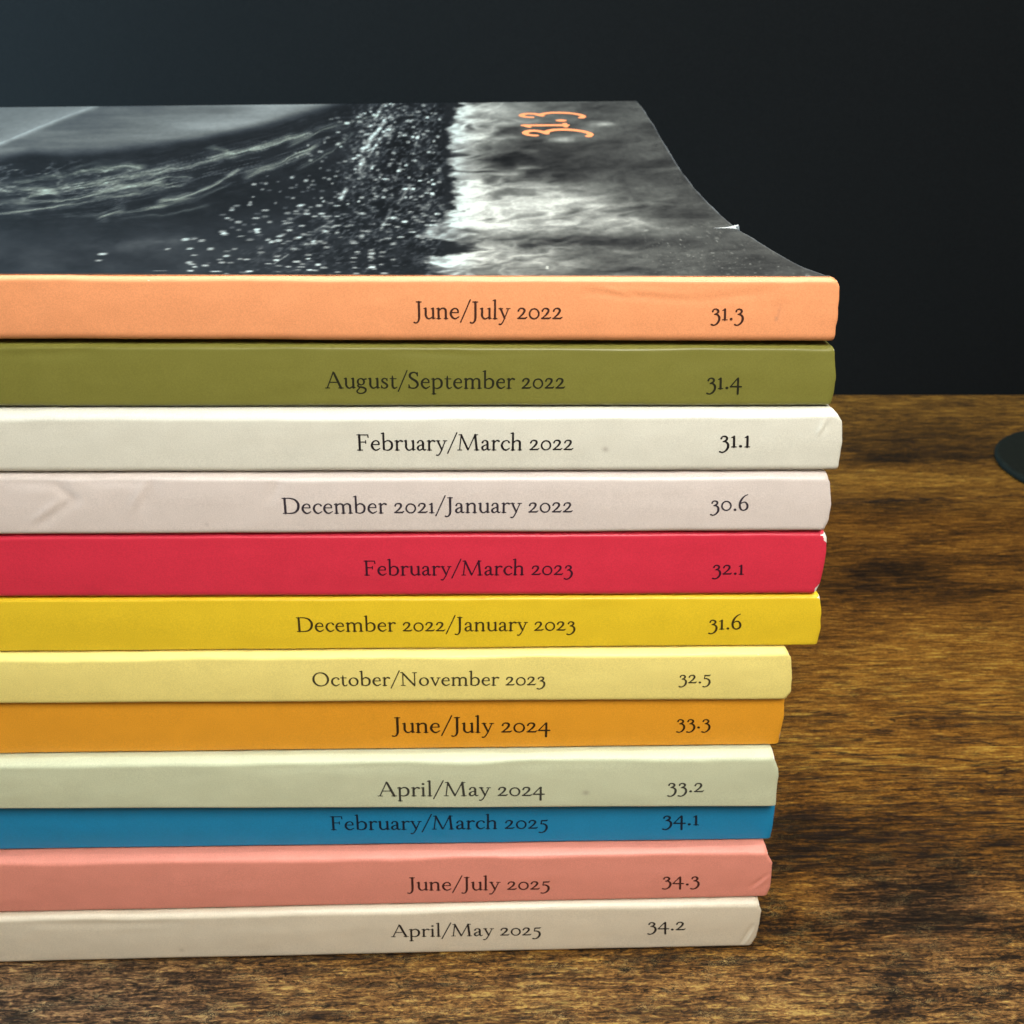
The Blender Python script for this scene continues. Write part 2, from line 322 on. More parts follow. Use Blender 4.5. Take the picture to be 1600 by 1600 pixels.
    k = np.clip(tint_green, 0, 1); r = r*(1-.02*k); b = b*(1-.05*k)
    fl = np.clip((g-150)/60, 0, 1)*(1-right); r = r*(1-.05*fl); 
    b = b*(1-.045); r = r*1.02
    return np.clip(np.stack([r, gg, b], -1), 5, 245)/255.
# ================================================================ materials
def paper_material(name, col, gloss=.42, spec=.42):
    """coated cover stock: faint mottling, tiny fibres, white core where the coating has worn off (attribute wear)"""
    k = NT(name); v = k.coords((1000, 1000, 1000))
    g1 = k.noise(v, .28, 3, .6); g2 = k.noise(v, 7.0, 2, .7)
    f = k.math('ADD', k.math('MULTIPLY', k.math('SUBTRACT', g1, .5), .16), k.math('MULTIPLY', k.math('SUBTRACT', g2, .5), .50))
    f = k.math('ADD', f, 1.0)
    base = k.n('ShaderNodeVectorMath', operation='SCALE', i_0=col[:3], i_Scale=f).outputs[0]
    w = k.n('ShaderNodeAttribute', attribute_name='wear').outputs['Fac']
    ragged = k.math('GREATER_THAN', k.math('ADD', w, k.math('MULTIPLY', k.noise(v, 3.0, 4, .7), .5)), .80)
    st = k.n('ShaderNodeAttribute', attribute_name='stain').outputs['Fac']
    base = k.mix(st, base, (.20, .16, .13, 1))
    base = k.mix(ragged, base, (.78, .74, .68, 1))
    k.link(base, k.b.inputs['Base Color'])
    k.b.inputs['Specular IOR Level'].default_value = spec
    k.link(k.math('ADD', k.math('MULTIPLY', g1, .16), gloss-.08), k.b.inputs['Roughness'])
    bp = k.n('ShaderNodeBump', i_Strength=.22, i_Distance=.00006, i_Height=k.math('ADD', k.noise(v, 2.2, 4, .6), k.math('MULTIPLY', g1, 2.0)))
    k.link(bp.outputs[0], k.b.inputs['Normal'])
    return k.m
def pages_material():
    k = NT('page_edges'); v = k.coords((15, 15, 9000))
    n = k.noise(v, 1.0, 2, .6)
    k.link(k.ramp(n, [(.35, lin(150, 140, 125)), (.6, lin(226, 220, 206))]), k.b.inputs['Base Color']); k.b.inputs['Roughness'].default_value = .8
    bp = k.n('ShaderNodeBump', i_Strength=.5, i_Distance=.0001, i_Height=n); k.link(bp.outputs[0], k.b.inputs['Normal'])
    return k.m
def ink_material(name, col, rough=.5, thin=0.0):
    k = NT(name); v = k.coords((1000, 1000, 1000))
    n = k.noise(v, 5.0, 3, .7)
    lo = [c*.75 for c in col[:3]]+[1]; hi = [min(1, c*1.25+thin) for c in col[:3]]+[1]
    k.link(k.ramp(n, [(.3, lo), (.7, hi)]), k.b.inputs['Base Color']); k.b.inputs['Roughness'].default_value = rough
    k.b.inputs['Specular IOR Level'].default_value = .3
    return k.m
def print_material():
    k = NT('printed_picture'); v = k.coords((1000, 1000, 1000))
    c = k.n('ShaderNodeAttribute', attribute_name='print').outputs['Color']
    g = k.noise(v, 3.2, 2, .7)
    f = k.math('ADD', k.math('MULTIPLY', k.math('SUBTRACT', g, .5), .35), 1.0)
    k.link(k.n('ShaderNodeVectorMath', operation='SCALE', i_0=c, i_Scale=f).outputs[0], k.b.inputs['Base Color'])
    k.b.inputs['Roughness'].default_value = .50; k.b.inputs['Specular IOR Level'].default_value = .15
    bp = k.n('ShaderNodeBump', i_Strength=.15, i_Distance=.0001, i_Height=k.noise(v, .8, 3, .6)); k.link(bp.outputs[0], k.b.inputs['Normal'])
    return k.m
def wall_material():
    k = NT('dark_wall_paint'); v = k.coords((1000, 1000, 1000))
    n = k.noise(v, 1.6, 2, .7); n2 = k.noise(v, .012, 2, .5)
    f = k.math('ADD', k.math('MULTIPLY', n, .8), k.math('MULTIPLY', n2, .25))
    k.link(k.ramp(f, [(.3, (.0046, .0046, .0043, 1)), (.8, (.0080, .0080, .0074, 1))]), k.b.inputs['Base Color'])
    k.b.inputs['Roughness'].default_value = .8; k.b.inputs['Specular IOR Level'].default_value = .10
    bp = k.n('ShaderNodeBump', i_Strength=.10, i_Distance=.0002, i_Height=n); k.link(bp.outputs[0], k.b.inputs['Normal'])
    return k.m
def wood_material():
    """rustic dark-stained wood: attribute tone carries the large stain patches, attribute fleck the busy figured zones"""
    k = NT('rustic_wood')
    tone = k.n('ShaderNodeAttribute', attribute_name='tone').outputs['Fac']
    fleck = k.n('ShaderNodeAttribute', attribute_name='fleck').outputs['Fac']
    grey = k.n('ShaderNodeAttribute', attribute_name='grey').outputs['Fac']
    rot = (0, 0, math.radians(-2.0))
    big = k.noise(k.coords((22, 75, 50), rot), 1.0, 5, .6, .6)
    mid = k.noise(k.coords((60, 520, 50), rot, (3, 7, 0)), 1.0, 7, .74, .7)
    fine = k.noise(k.coords((190, 1750, 50), rot, (1, 2, 0)), 1.0, 6, .78, .5)
    curl = k.noise(k.coords((430, 1100, 50), rot, (9, 4, 0)), 1.0, 6, .78, 1.8)
    speck = k.noise(k.coords((1300, 2300, 50)), 1.0, 3, .7)
    c5 = lambda x, a: k.math('MULTIPLY', k.math('SUBTRACT', x, .5), a)
    t = k.math('ADD', tone, c5(big, .60)); t = k.math('ADD', t, c5(mid, 1.05)); t = k.math('ADD', t, c5(fine, 2.1))
    t = k.math('ADD', t, k.math('MULTIPLY', c5(curl, 2.5), fleck)); t = k.math('ADD', t, c5(speck, .7))
    colr = k.ramp(t, [(.0, (.0055, .0032, .0016, 1)), (.25, (.024, .0118, .0034, 1)), (.5, (.108, .047, .0105, 1)), (.75, (.222, .104, .023, 1)), (1.0, (.38, .245, .055, 1))])
    # hair-thin dark grain cracks
    cr = k.noise(k.coords((62, 560, 50), rot, (5, 1, 0)), 1.0, 5, .66, 1.3)
    line = k.math('SUBTRACT', 1.0, k.math('DIVIDE', k.math('ABSOLUTE', k.math('SUBTRACT', cr, .5)), .026), clamp=True)
    gate = k.math('MULTIPLY', k.math('SUBTRACT', k.noise(k.coords((60, 150, 50), rot, (2, 8, 0)), 1.0, 3, .6), .44), 6.0, clamp=True)
    line = k.math('MULTIPLY', k.math('MULTIPLY', line, gate), .85)
    cr2 = k.noise(k.coords((36, 430, 50), rot, (3, 6, 0)), 1.0, 4, .62, .6)
    line2 = k.math('SUBTRACT', 1.0, k.math('DIVIDE', k.math('ABSOLUTE', k.math('SUBTRACT', cr2, .5)), .048), clamp=True)
    gate2 = k.math('MULTIPLY', k.math('SUBTRACT', k.noise(k.coords((90, 260, 50), rot, (1, 3, 0)), 1.0, 3, .6), .37), 7.0, clamp=True)
    lines = k.n('ShaderNodeAttribute', attribute_name='lines').outputs['Fac']
    line = k.math('MAXIMUM', line, k.math('MULTIPLY', k.math('MULTIPLY', line2, gate2), lines))
    colr = k.mix(line, colr, (.008, .0045, .003, 1))
    # pale curly flecks
    rd = k.math('ABSOLUTE', k.math('SUBTRACT', k.noise(k.coords((480, 1050, 50), rot, (4, 4, 0)), 1.0, 3, .7, 2.2), .5))
    rl = k.math('SUBTRACT', 1.0, k.math('DIVIDE', rd, .022), clamp=True)
    rg = k.math('MULTIPLY', k.math('SUBTRACT', k.noise(k.coords((160, 330, 50), rot, (7, 3, 0)), 1.0, 3, .6), .50), 5.0, clamp=True)
    rl = k.math('MULTIPLY', k.math('MULTIPLY', rl, rg), k.math('MULTIPLY', fleck, 1.0))
    colr = k.mix(rl, colr, (.44, .31, .11, 1))
    hs = k.n('ShaderNodeHueSaturation', i_Color=colr); k.link(k.math('SUBTRACT', 1.05, k.math('MULTIPLY', grey, .35)), hs.inputs['Saturation'])
    k.link(hs.outputs[0], k.b.inputs['Base Color'])
    k.link(k.math('ADD', .50, k.math('MULTIPLY', mid, .25)), k.b.inputs['Roughness']); k.b.inputs['Specular IOR Level'].default_value = .12
    hgt = k.math('SUBTRACT', k.math('ADD', k.math('MULTIPLY', fine, .5), k.math('MULTIPLY', mid, .5)), line)
    bp = k.n('ShaderNodeBump', i_Strength=.45, i_Distance=.00025, i_Height=hgt); k.link(bp.outputs[0], k.b.inputs['Normal'])
    return k.m
M_pages = pages_material(); M_wood = wood_material(); M_wall = wall_material(); M_print = print_material()
M_white = paper_material('worn_paper_core', (.50, .48, .44, 1), .6, .2)
def plain(name, col, rough, spec=.3):
    k = NT(name); v = k.coords((1000, 1000, 1000)); n = k.noise(v, .6, 4, .7)
    k.link(k.ramp(n, [(.3, [c*.85 for c in col[:3]]+[1]), (.7, [c*1.15 for c in col[:3]]+[1])]), k.b.inputs['Base Color'])
    k.b.inputs['Roughness'].default_value = rough; k.b.inputs['Specular IOR Level'].default_value = spec
    return k.m

# ================================================================ wall and table
def layout(P):
    """where points of the place lie on the print layouts (used only to lay out printed patterns on the cover and the table)"""
    q = P-CAM_P; d = np.maximum(q @ CAM_F, .02)
    return 800+1700*(q @ CAM_R)/d, 800-1700*(q @ CAM_U)/d
WALL_Y = .2435
wall = box('wall', (-1.6, WALL_Y, -.75), (1.6, WALL_Y+.1, 1.6), M_wall); wall['kind'] = 'structure'

table = thing('table', 'rustic brown wooden table top of two boards under the magazine stack, against the dark wall', 'table', (0, 0, 0))
def wood_attrs(o, P):
    u, v = layout(P); ss = lambda a, b, x: (lambda t: t*t*(3-2*t))(np.clip((x-a)/(b-a), 0, 1))
    u = np.clip(u, -600, 2200); v = np.clip(v, 560, 1800)
    t = np.interp(v, [600, 640, 690, 722, 745, 770, 782, 800, 840, 880, 915, 950, 1000, 1060, 1180, 1215, 1260, 1290, 1330, 1400, 1450, 1475, 1520, 1700],
                     [.50, .44, .38, .40, .56, .56, .46, .48, .52, .46, .42, .52, .58, .62, .62, .56, .50, .42, .34, .33, .30, .40, .46, .46])
    # stains and golden patches of the board pattern
    for (x, y, sx, sy, a) in [(1480,690,110,26,-.10),(1385,715,55,9,-.26),(1520,713,70,6,-.16),(1400,790,75,14,-.24),(1400,890,75,28,-.24),(1330,915,60,30,-.16),(1560,880,50,14,-.05),
            (1500,930,70,14,-.20),(1340,960,30,24,-.08),(1560,1120,60,90,.10),(1430,1010,90,30,.08),(1420,1260,60,12,-.10),(1330,1300,90,24,-.16),(1240,1270,40,40,-.18),
            (1440,1400,70,50,-.16),(1500,1450,110,22,-.22),(1575,1400,50,26,.30),(1580,1350,50,16,.14),(1250,1400,36,30,.22),(1290,1420,50,12,.14),(1230,1350,40,30,-.10),(1420,1350,30,20,.16),
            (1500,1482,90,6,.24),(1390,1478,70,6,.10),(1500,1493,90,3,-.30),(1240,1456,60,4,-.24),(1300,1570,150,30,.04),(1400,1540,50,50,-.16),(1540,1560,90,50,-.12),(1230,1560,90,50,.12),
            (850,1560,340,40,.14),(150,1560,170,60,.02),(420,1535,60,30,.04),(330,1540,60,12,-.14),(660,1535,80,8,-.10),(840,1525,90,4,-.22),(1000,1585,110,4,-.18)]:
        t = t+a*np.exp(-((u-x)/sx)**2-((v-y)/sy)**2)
    fl = .18+.82*ss(1260, 1480, v)+.30*ss(1180, 1240, v)*(1-ss(1240, 1300, v)); fl = fl*(1-.85*(1-ss(900, 1080, v)))
    fl = fl*(1-.75*np.exp(-((u-1470)/130)**2-((v-1430)/40)**2))
    gr = .30*(1-ss(60, 620, u))+.25*ss(1460, 1540, v)+.35*np.exp(-((u-1450)/160)**2-((v-1430)/70)**2)
    set_attr(o, 'tone', t); set_attr(o, 'fleck', np.clip(fl, 0, 1)); set_attr(o, 'grey', np.clip(gr, 0, 1))
    set_attr(o, 'lines', np.clip(.20+.80*ss(1000, 1130, v)*(1-ss(1300, 1400, v))+.55*ss(1430, 1490, v), 0, 1))
def plank(y_front, y_back, slope_f, slope_b, xs, ys):
    """one board: gridded top with eased long edges, plus sides and underside"""
    X, T = np.meshgrid(xs, ys)
    y0 = y_front+slope_f*X; y1 = y_back+slope_b*X
    Y = y0+(y1-y0)*T
    e = np.minimum(Y-y0, y1-Y); Z = -.0003*np.clip(1-e/.0007, 0, 1)**2
    P = np.stack([X, Y, Z], -1)
    # skirt down both long edges and the ends
    f = P[0].copy(); f[:, 2] = -.022; b = P[-1].copy(); b[:, 2] = -.022
    f2 = P[0].copy(); f2[:, 2] = -.0009; b2 = P[-1].copy(); b2[:, 2] = -.0009
    P = np.concatenate([f[None], f2[None], P, b2[None], b[None]], 0)
    l = P[:, :1].copy(); l[..., 2] = -.022; r = P[:, -1:].copy(); r[..., 2] = -.022
    P = np.concatenate([l, P, r], 1)
    o = grid_obj('plank', P, M_wood, table); wood_attrs(o, P.reshape(-1, 3)); return o
xs = np.concatenate([np.linspace(-.75, -.13, 14)[:-1], np.linspace(-.13, .25, 330), np.linspace(.25, .75, 12)[1:]])
def ygrid(y0, y1, dense):
    t = np.linspace(0, 1, dense)
    return t
S = .0790
ys_front = np.concatenate([[0, .0006/.55, .0014/.55], np.linspace(.45, .99, 250), [1-.0012/.56, 1-.0006/.56, 1]])
plank(-.40, .1430, 0.0, S, xs, ys_front)
ys_back = np.concatenate([[0, .006, .012], np.linspace(.03, 1, 50)])
plank(.1432, WALL_Y-.0005, S, 0.0, xs, ys_back)

# ================================================================ magazines
Z0 = H*1000
#   spine colour, forward shift (mm, + is back), top z at left/right, bottom z at left/right (mm from camera height), shoulder radii
BOOKS = [
 dict(col=(222,148,101),  y=0.0,  r=0.70, rb=0.90, words='orange'),
 dict(col=(114,112,49),  y=0.3,  r=0.60, rb=0.45),
 dict(col=(207,205,191), y=-.5,  r=1.30, rb=0.65),
 dict(col=(207,196,189), y=-.5,  r=0.95, rb=0.60),
 dict(col=(205,46,68),   y=0.0,  r=0.60, rb=0.60),
 dict(col=(222,189,40),  y=0.2,  r=0.45, rb=0.25),
 dict(col=(232,215,128), y=-.6,  r=0.95, rb=0.60),
 dict(col=(224,154,40),  y=0.4,  r=0.35, rb=0.20),
 dict(col=(199,203,171), y=-1.2, r=1.15, rb=0.25),
 dict(col=(21,130,177),  y=0.6,  r=0.35, rb=0.25),
 dict(col=(224,143,125), y=-1.2, r=1.15, rb=0.35),
 dict(col=(215,203,180), y=-1.6, r=1.25, rb=0.50)]
TOPS = [(-26.02, -25.92), (-33.38, -33.52), (-40.68, -40.64), (-48.20, -48.38), (-55.97, -56.17), (-64.50, -64.95), (-72.05, -72.33), (-79.22, -80.10), (-87.36, -87.68), (-94.95, -96.68), (-103.30, -103.83), (-112.68, -112.58)]
BOTS = [(-33.03, -33.19), (-40.62, -40.59), (-48.10, -48.28), (-55.90, -56.09), (-64.39, -64.89), (-71.98, -72.27), (-79.17, -80.05), (-87.30, -87.61), (-94.90, -96.63), (-103.25, -103.78), (-112.62, -112.52), (-121.48, -121.48)]
ENDS = [
 [(0.00, 39.42), (0.05, 39.95), (0.12, 40.25), (0.65, 40.51), (1.00, 40.48)],
 [(0.00, 40.54), (0.08, 40.84), (0.51, 41.32), (0.78, 41.37), (1.00, 41.21)],
 [(0.00, 41.30), (0.06, 42.12), (0.14, 42.52), (0.52, 42.84), (0.77, 42.90), (1.00, 42.85)],
 [(0.00, 41.68), (0.11, 42.17), (0.54, 42.69), (0.81, 42.67), (1.00, 42.33)],
 [(0.00, 42.54), (0.09, 42.95), (0.31, 43.13), (0.62, 43.09), (0.83, 42.94), (1.00, 42.53)],
 [(0.00, 43.16), (0.28, 43.65), (0.69, 43.94), (1.00, 43.80)],
 [(0.00, 39.83), (0.09, 40.42), (0.57, 40.97), (0.87, 41.10), (1.00, 40.55)],
 [(0.00, 40.71), (0.40, 40.93), (0.72, 40.84), (1.00, 40.71)],
 [(0.00, 39.78), (0.24, 40.64), (0.37, 40.79), (0.66, 40.88), (1.00, 41.01)],
 [(0.00, 41.58), (0.36, 41.63), (0.76, 41.62), (1.00, 41.51)],
 [(0.00, 40.70), (0.24, 41.70), (0.45, 41.77), (0.80, 41.90), (1.00, 41.49)],
 [(0.00, 40.41), (0.16, 40.93), (0.49, 40.94), (0.79, 40.75), (1.00, 40.19)]]
#   date, x start, x end, baseline z left, right; number, x start, x end, baseline z
TEXT = [
 ('June/July 2022', -5.66, 10.39, -30.46, -30.46, '31.3', 26.49, 30.14, -30.53),
 ('August/September 2022', -15.58, 10.96, -38.36, -38.41, '31.4', 26.77, 30.82, -38.46),
 ('February/March 2022', -12.33, 12.07, -45.42, -45.45, '31.1', 28.66, 32.27, -45.14),
 ('December 2021/January 2022', -21.21, 12.28, -53.20, -53.23, '30.6', 28.35, 32.89, -53.09),
 ('February/March 2023', -12.30, 12.64, -61.60, -61.73, '32.1', 29.48, 33.38, -61.84),
 ('December 2022/January 2023', -20.83, 13.26, -69.40, -69.63, '31.6', 29.74, 33.91, -69.63),
 ('October/November 2023', -19.26, 9.68, -76.76, -77.06, '32.5', 26.49, 30.57, -76.99),
 ('June/July 2024', -9.84, 10.61, -84.74, -85.00, '33.3', 26.93, 31.46, -84.63),
 ('April/May 2024', -11.88, 9.99, -93.63, -94.00, '33.2', 26.15, 31.10, -93.69),
 ('February/March 2025', -18.54, 10.72, -100.64, -101.08, '34.1', 26.27, 31.38, -100.81),
 ('June/July 2025', -8.50, 11.10, -109.82, -110.20, '34.3', 26.61, 31.89, -109.79),
 ('April/May 2025', -10.93, 10.03, -117.92, -118.18, '34.2', 25.02, 30.49, -117.73)]
LABELS = [
 'orange spined magazine topmost on the stack, dark sea wave picture on its curled cover',
 'magazine with an olive green spine dated August/September 2022, second from the top',
 'magazine with a plain white spine dated February/March 2022, under the olive green one',
 'magazine with a creased pale pinkish grey spine, lying on the bright red one',
 'magazine with a bright red spine and white chipped corners at its right end',
 'magazine with a deep mustard yellow spine, directly under the red one',
 'magazine with a pale yellow spine dated October/November 2023, under the mustard yellow one',
 'magazine with an amber orange spine dated June/July 2024, between pale yellow and sage',
 'magazine with a pale sage green spine dated April/May 2024, lying on the blue one',
 'magazine with a narrow looking blue spine, set back between pale green and salmon ones',
 'magazine with a salmon pink spine dated June/July 2025, directly under the blue one',
 'magazine with a cream beige spine, lowest of the stack, resting on the wooden table']
NAMES = ['orange', 'olive', 'white', 'blush', 'red', 'mustard', 'pale_yellow', 'amber', 'sage', 'blue', 'salmon', 'cream']
X_LEFT = -188.0; DEPTH = 151.0
M_ink = [ink_material('ink', lin(*c)) for c in
   [(62,34,24),(30,30,16),(24,20,22),(50,44,52),(52,14,34),(58,46,16),(60,54,34),(44,26,8),(58,58,52),(8,24,44),(66,32,28),(40,34,30)]]

def dent_field(i, X, Z):
    """creases and knocks in the spine, as a push back in mm (Z in mm from camera height)"""
    d = .07*(fbm(X/14+50, Z/5+i*7, 3, 100+i)-.5)*2 + .012*(fbm(X/2.2+50, Z/1.6+i*7, 2, 140+i)-.5)*2
    def ridge(x0, z0, x1, z1, w, h):
        L = (x1-x0)**2+(z1-z0)**2; t = np.clip(((X-x0)*(x1-x0)+(Z-z0)*(z1-z0))/L, 0, 1)
        q = ((X-x0-t*(x1-x0))**2+(Z-z0-t*(z1-z0))**2)/w**2
        return .65*h*np.exp(-q/1.5)*np.sin(np.pi*np.clip(t*.9+.05, 0, 1))**.5
    if i == 0:
        d = d+ridge(13, -27.6, 25, -28.4, .35, .10)-ridge(14, -27.1, 24, -27.9, .3, .05)+ridge(25, -28.4, 33, -27.5, .45, .10)+ridge(34.2, -28.6, 33.8, -31.5, .25, .06)
        d = d-ridge(15, -27.2, 18, -28.0, .22, .10)+ridge(-46.0, -27, -45.6, -31, 1.2, .12)
    if i == 3:
        d = d+ridge(-46.5, -49.6, -44.5, -51.3, .55, .20)+ridge(-44.5, -51.3, -49, -54.4, .45, .22)-ridge(-45.9, -51.6, -49.5, -54.0, .4, .14)
        d = d+ridge(-35.6, -49.4, -37.2, -52.6, .5, .20)-ridge(-36.2, -49.4, -38, -52.2, .45, .13)+ridge(-43, -49.0, -36, -49.2, .5, .16)+ridge(-52.5, -49, -45.5, -49.4, .6, .16)
        d = d+ridge(-21.6, -49.2, -22.6, -51.5, .5, .14)
    if i == 1: d = d+ridge(-8, -34.2, 2, -34.6, .4, .12)+ridge(2, -34.4, 12, -34.1, .4, .06)+ridge(-50, -34.6, -40, -34.3, .5, .14)
    if i == 8: d = d+ridge(-30, -88.5, -6, -88.9, .6, .10)+ridge(4, -88.8, 22, -88.6, .6, .08)
    if i == 10: d = d+ridge(39.2, -110.5, 41.2, -108.2, .22, .16)-ridge(39.7, -110.7, 41.6, -108.6, .2, .10)
    if i == 11: d = d+ridge(38.6, -121, 39.9, -117.2, .22, .20)-ridge(39.2, -121, 40.3, -118, .2, .12)+ridge(-60, -114.4, -40, -114.6, .5, .10)
    if i == 2: d = d-ridge(39.9, -43.6, 40.6, -41.9, .22, .14)+ridge(40.4, -43.6, 41.1, -41.9, .25, .14)
    return d
def wav(i, x):
    """slow change of the shoulder radius along the spine"""
    return 1+.30*(fbm(x/9+40, x*0+i*3.1, 3, 200+i)-.5)*2
def lerp_z(pair, x):
    return pair[0]+(pair[1]-pair[0])*np.clip((x+62)/104, -.3, 1)
def spine_front(i, X, Z):
    """depth (mm) of the front face of spine i at X, Z"""
    b = BOOKS[i]; zt = lerp_z(TOPS[i], X); zb = lerp_z(BOTS[i], X)
    t = np.clip((zt-Z)/(zt-zb), 0, 1)
    return b['y']-.10*np.sin(np.pi*t)+dent_field(i, X, Z)
def end_x(i, t):
    e = ENDS[i]; return np.interp(t, [p[0] for p in e], [p[1] for p in e])
def make_spine(i, parent, mat):
    b = BOOKS[i]
    xu = np.concatenate([np.linspace(0, .50, 26)[:-1], np.linspace(.50, .955, 420)[:-1], np.linspace(.955, 1, 80)])   # share of the way to the right end
    rows = []
    n_arc, n_face, n_strip = 13, 26, 5
    kinds = [('top', s) for s in np.linspace(1, 0, n_strip)[:-1]]+[('ta', a) for a in np.linspace(0, 1, n_arc)]+[('f', s) for s in np.linspace(0, 1, n_face)[1:-1]]+[('ba', a) for a in np.linspace(0, 1, 7)]+[('bot', s) for s in np.linspace(0, 1, n_strip)[1:]]
    wear_rows = []
    for kind, s in kinds:
        t0 = {'top': 0, 'ta': .06*s, 'f': .06+.9*s, 'ba': .96+.04*s, 'bot': 1}[kind]
        xe = end_x(i, t0)+.07*(fbm(np.array([t0*6.0]), np.array([i*5.3]), 3, 7)[0]-.5)*2
        x = X_LEFT+(xe-X_LEFT)*xu
        zt = lerp_z(TOPS[i], x)-(.07+.12*fbm(x/11+70, x*0+i*2.7, 3, 400+i) if i else 0); zb = lerp_z(BOTS[i], x)+.02+.12*fbm(x/13+70, x*0+i*1.9, 3, 430+i)
        r = b['r']*wav(i, x); rb = b['rb']*(1+.2*(wav(i+20, x)-1))
        rz = r*.78
        if kind == 'top': Y = b['y']+r+(2.6 if i else .12)*s; Z = zt
        elif kind == 'ta':
            a = s*math.pi/2
            # a soft fold: mostly a sloping facet with a firmer crease where it meets the face
            fy = np.interp(s, [0, .15, .75, .88, 1], [1, .90, .17, .04, 0]); fz = np.interp(s, [0, .15, .75, .88, 1], [0, .02, .62, .84, 1])
            Y = b['y']+r*(.7*fy+.3*(1-math.sin(a))); Z = zt-rz*(.7*fz+.3*(1-math.cos(a)))
        elif kind == 'f': Y = b['y']+0*x; Z = (zt-rz)+(zb+rb-(zt-rz))*s
        elif kind == 'ba':
            a = s*math.pi/2; Y = b['y']+rb*(1-math.cos(a)); Z = zb+rb*(1-math.sin(a))
        else: Y = b['y']+rb+2.6*s; Z = zb
        Z = np.asarray(Z, float)+0*x; Y = Y+0*x
        if kind in ('ta', 'f', 'ba'):
            wgt = {'ta': s**2, 'f': 1, 'ba': (1-s)**2}[kind]
            t = np.clip((zt-Z)/(zt-zb), 0, 1)
            Y = Y+wgt*(-.10*np.sin(np.pi*t)+dent_field(i, x, Z))
        # the sheet turns back a little at its right end
        q = np.clip((x-(xe-.7))/.7, 0, 1); Y = Y+.20*q**3
        if kind in ('top', 'ta'): Z = Z-.08*q**3*(1 if kind == 'top' else 1-s)
        rows.append(np.stack([x, Y, Z], -1))
        w = .10*q**4
        w = w+.20*np.exp(-((xe-x)/.10)**2)
        if kind == 'ta': w = w+.40*np.exp(-((s-.86)/.13)**2)*(.55+.9*fbm(x/3+60, x*0+i, 3, 300+i))
        for (ii, wt, wr, a) in [(4, .10, .07, 1.1), (4, .93, .06, .9), (10, .9, .06, .25), (5, .05, .10, .35), (8, .03, .05, .35), (7, .8, .12, .35), (2, .2, .12, .25)]:
            if ii == i: w = w+a*np.exp(-((t0-wt)/wr)**2-((xe-x)/.50)**2)
        wear_rows.append(w*(0 if kind == 'top' else 1))
    P = np.stack(rows); P[..., 2] += Z0; P *= MM
    o = grid_obj('spine', P, mat, parent, flip=False)
    set_attr(o, 'wear', np.stack(wear_rows))
    Xg = P[..., 0]/MM; Zg = P[..., 2]/MM-Z0; st = 0*Xg
    for (ii, x, z, rx, rz_, a) in [(2, 15.7, -45.4, .32, .30, .55), (8, 15.4, -93.6, .42, .34, .5), (0, 33.9, -29.7, .20, .8, .16), (0, 33.7, -30.4, .18, .25, .35), (3, -30, -54.6, .25, .2, .3), (6, -5, -79.0, .3, .2, .3), (11, -40, -119.6, .3, .25, .35)]:
        if ii == i: st = st+a*np.exp(-((Xg-x)/rx)**2-((Zg-z)/rz_)**2)
    set_attr(o, 'stain', st)
    return o

GLY = {}
def lettering(name, text, x0, x1, place, mat, parent, bold=9.0, square=None):
    """set a line of type between x0 and x1; place(x, up) gives the 3D point; up in font units times the scale"""
    adv = 0; items = []; lo, hi = 1e9, -1e9
    for ch in text:
        if (ch, bold) not in GLY: GLY[ch, bold] = glyph_polys(ch, 15.0, bold)
        V, Fc, a = GLY[ch, bold]
        if V:
            xx = [p[0] for p in V]; lo = min(lo, adv+min(xx)); hi = max(hi, adv+max(xx)); items.append((adv, V, Fc))
        adv += a
    s = (x1-x0)/(hi-lo); pts, faces = [], []
    for a, V, Fc in items:
        n = len(pts); pts += [(x0+(a+p[0]-lo)*s, p[1]) for p in V]; faces += [[n+k for k in f] for f in Fc]
    A = np.array(pts); P = place(A[:, 0], A[:, 1], s)
    return mesh_obj(name, P, faces, mat, parent)

# ---- the curled cover of the topmost magazine: height over depth (mm)
PY = [0.0, 3.5, 7.65, 15.5, 27.6, 45.7, 61.6, 78.0, 94.0, 109.3, 122.0, 136.5, 151.3]
PZ = [-25.92, -26.45, -27.05, -27.68, -28.25, -28.95, -28.85, -28.0, -26.6, -24.55, -22.55, -20.75, -19.21]
def cover_z(X, Y):
    z = np.interp(Y, PY, PZ)
    for d in (2.5, -2.5, 5, -5): z = z+np.interp(Y+d, PY, PZ)
    z = z/5
    z = np.where(Y < 5, z+(np.interp(Y, PY, PZ)-z)*np.clip(1-Y/5, 0, 1), z)
    t = np.clip(Y/151.3, 0, 1)
    return z+.0192*(np.maximum(X, -140)-39.6)*t+.18*np.sin(X/17+Y/40)*t*(1-t)*2-.1*np.exp(-((X-40)/6)**2-((Y-45.7)/5)**2)

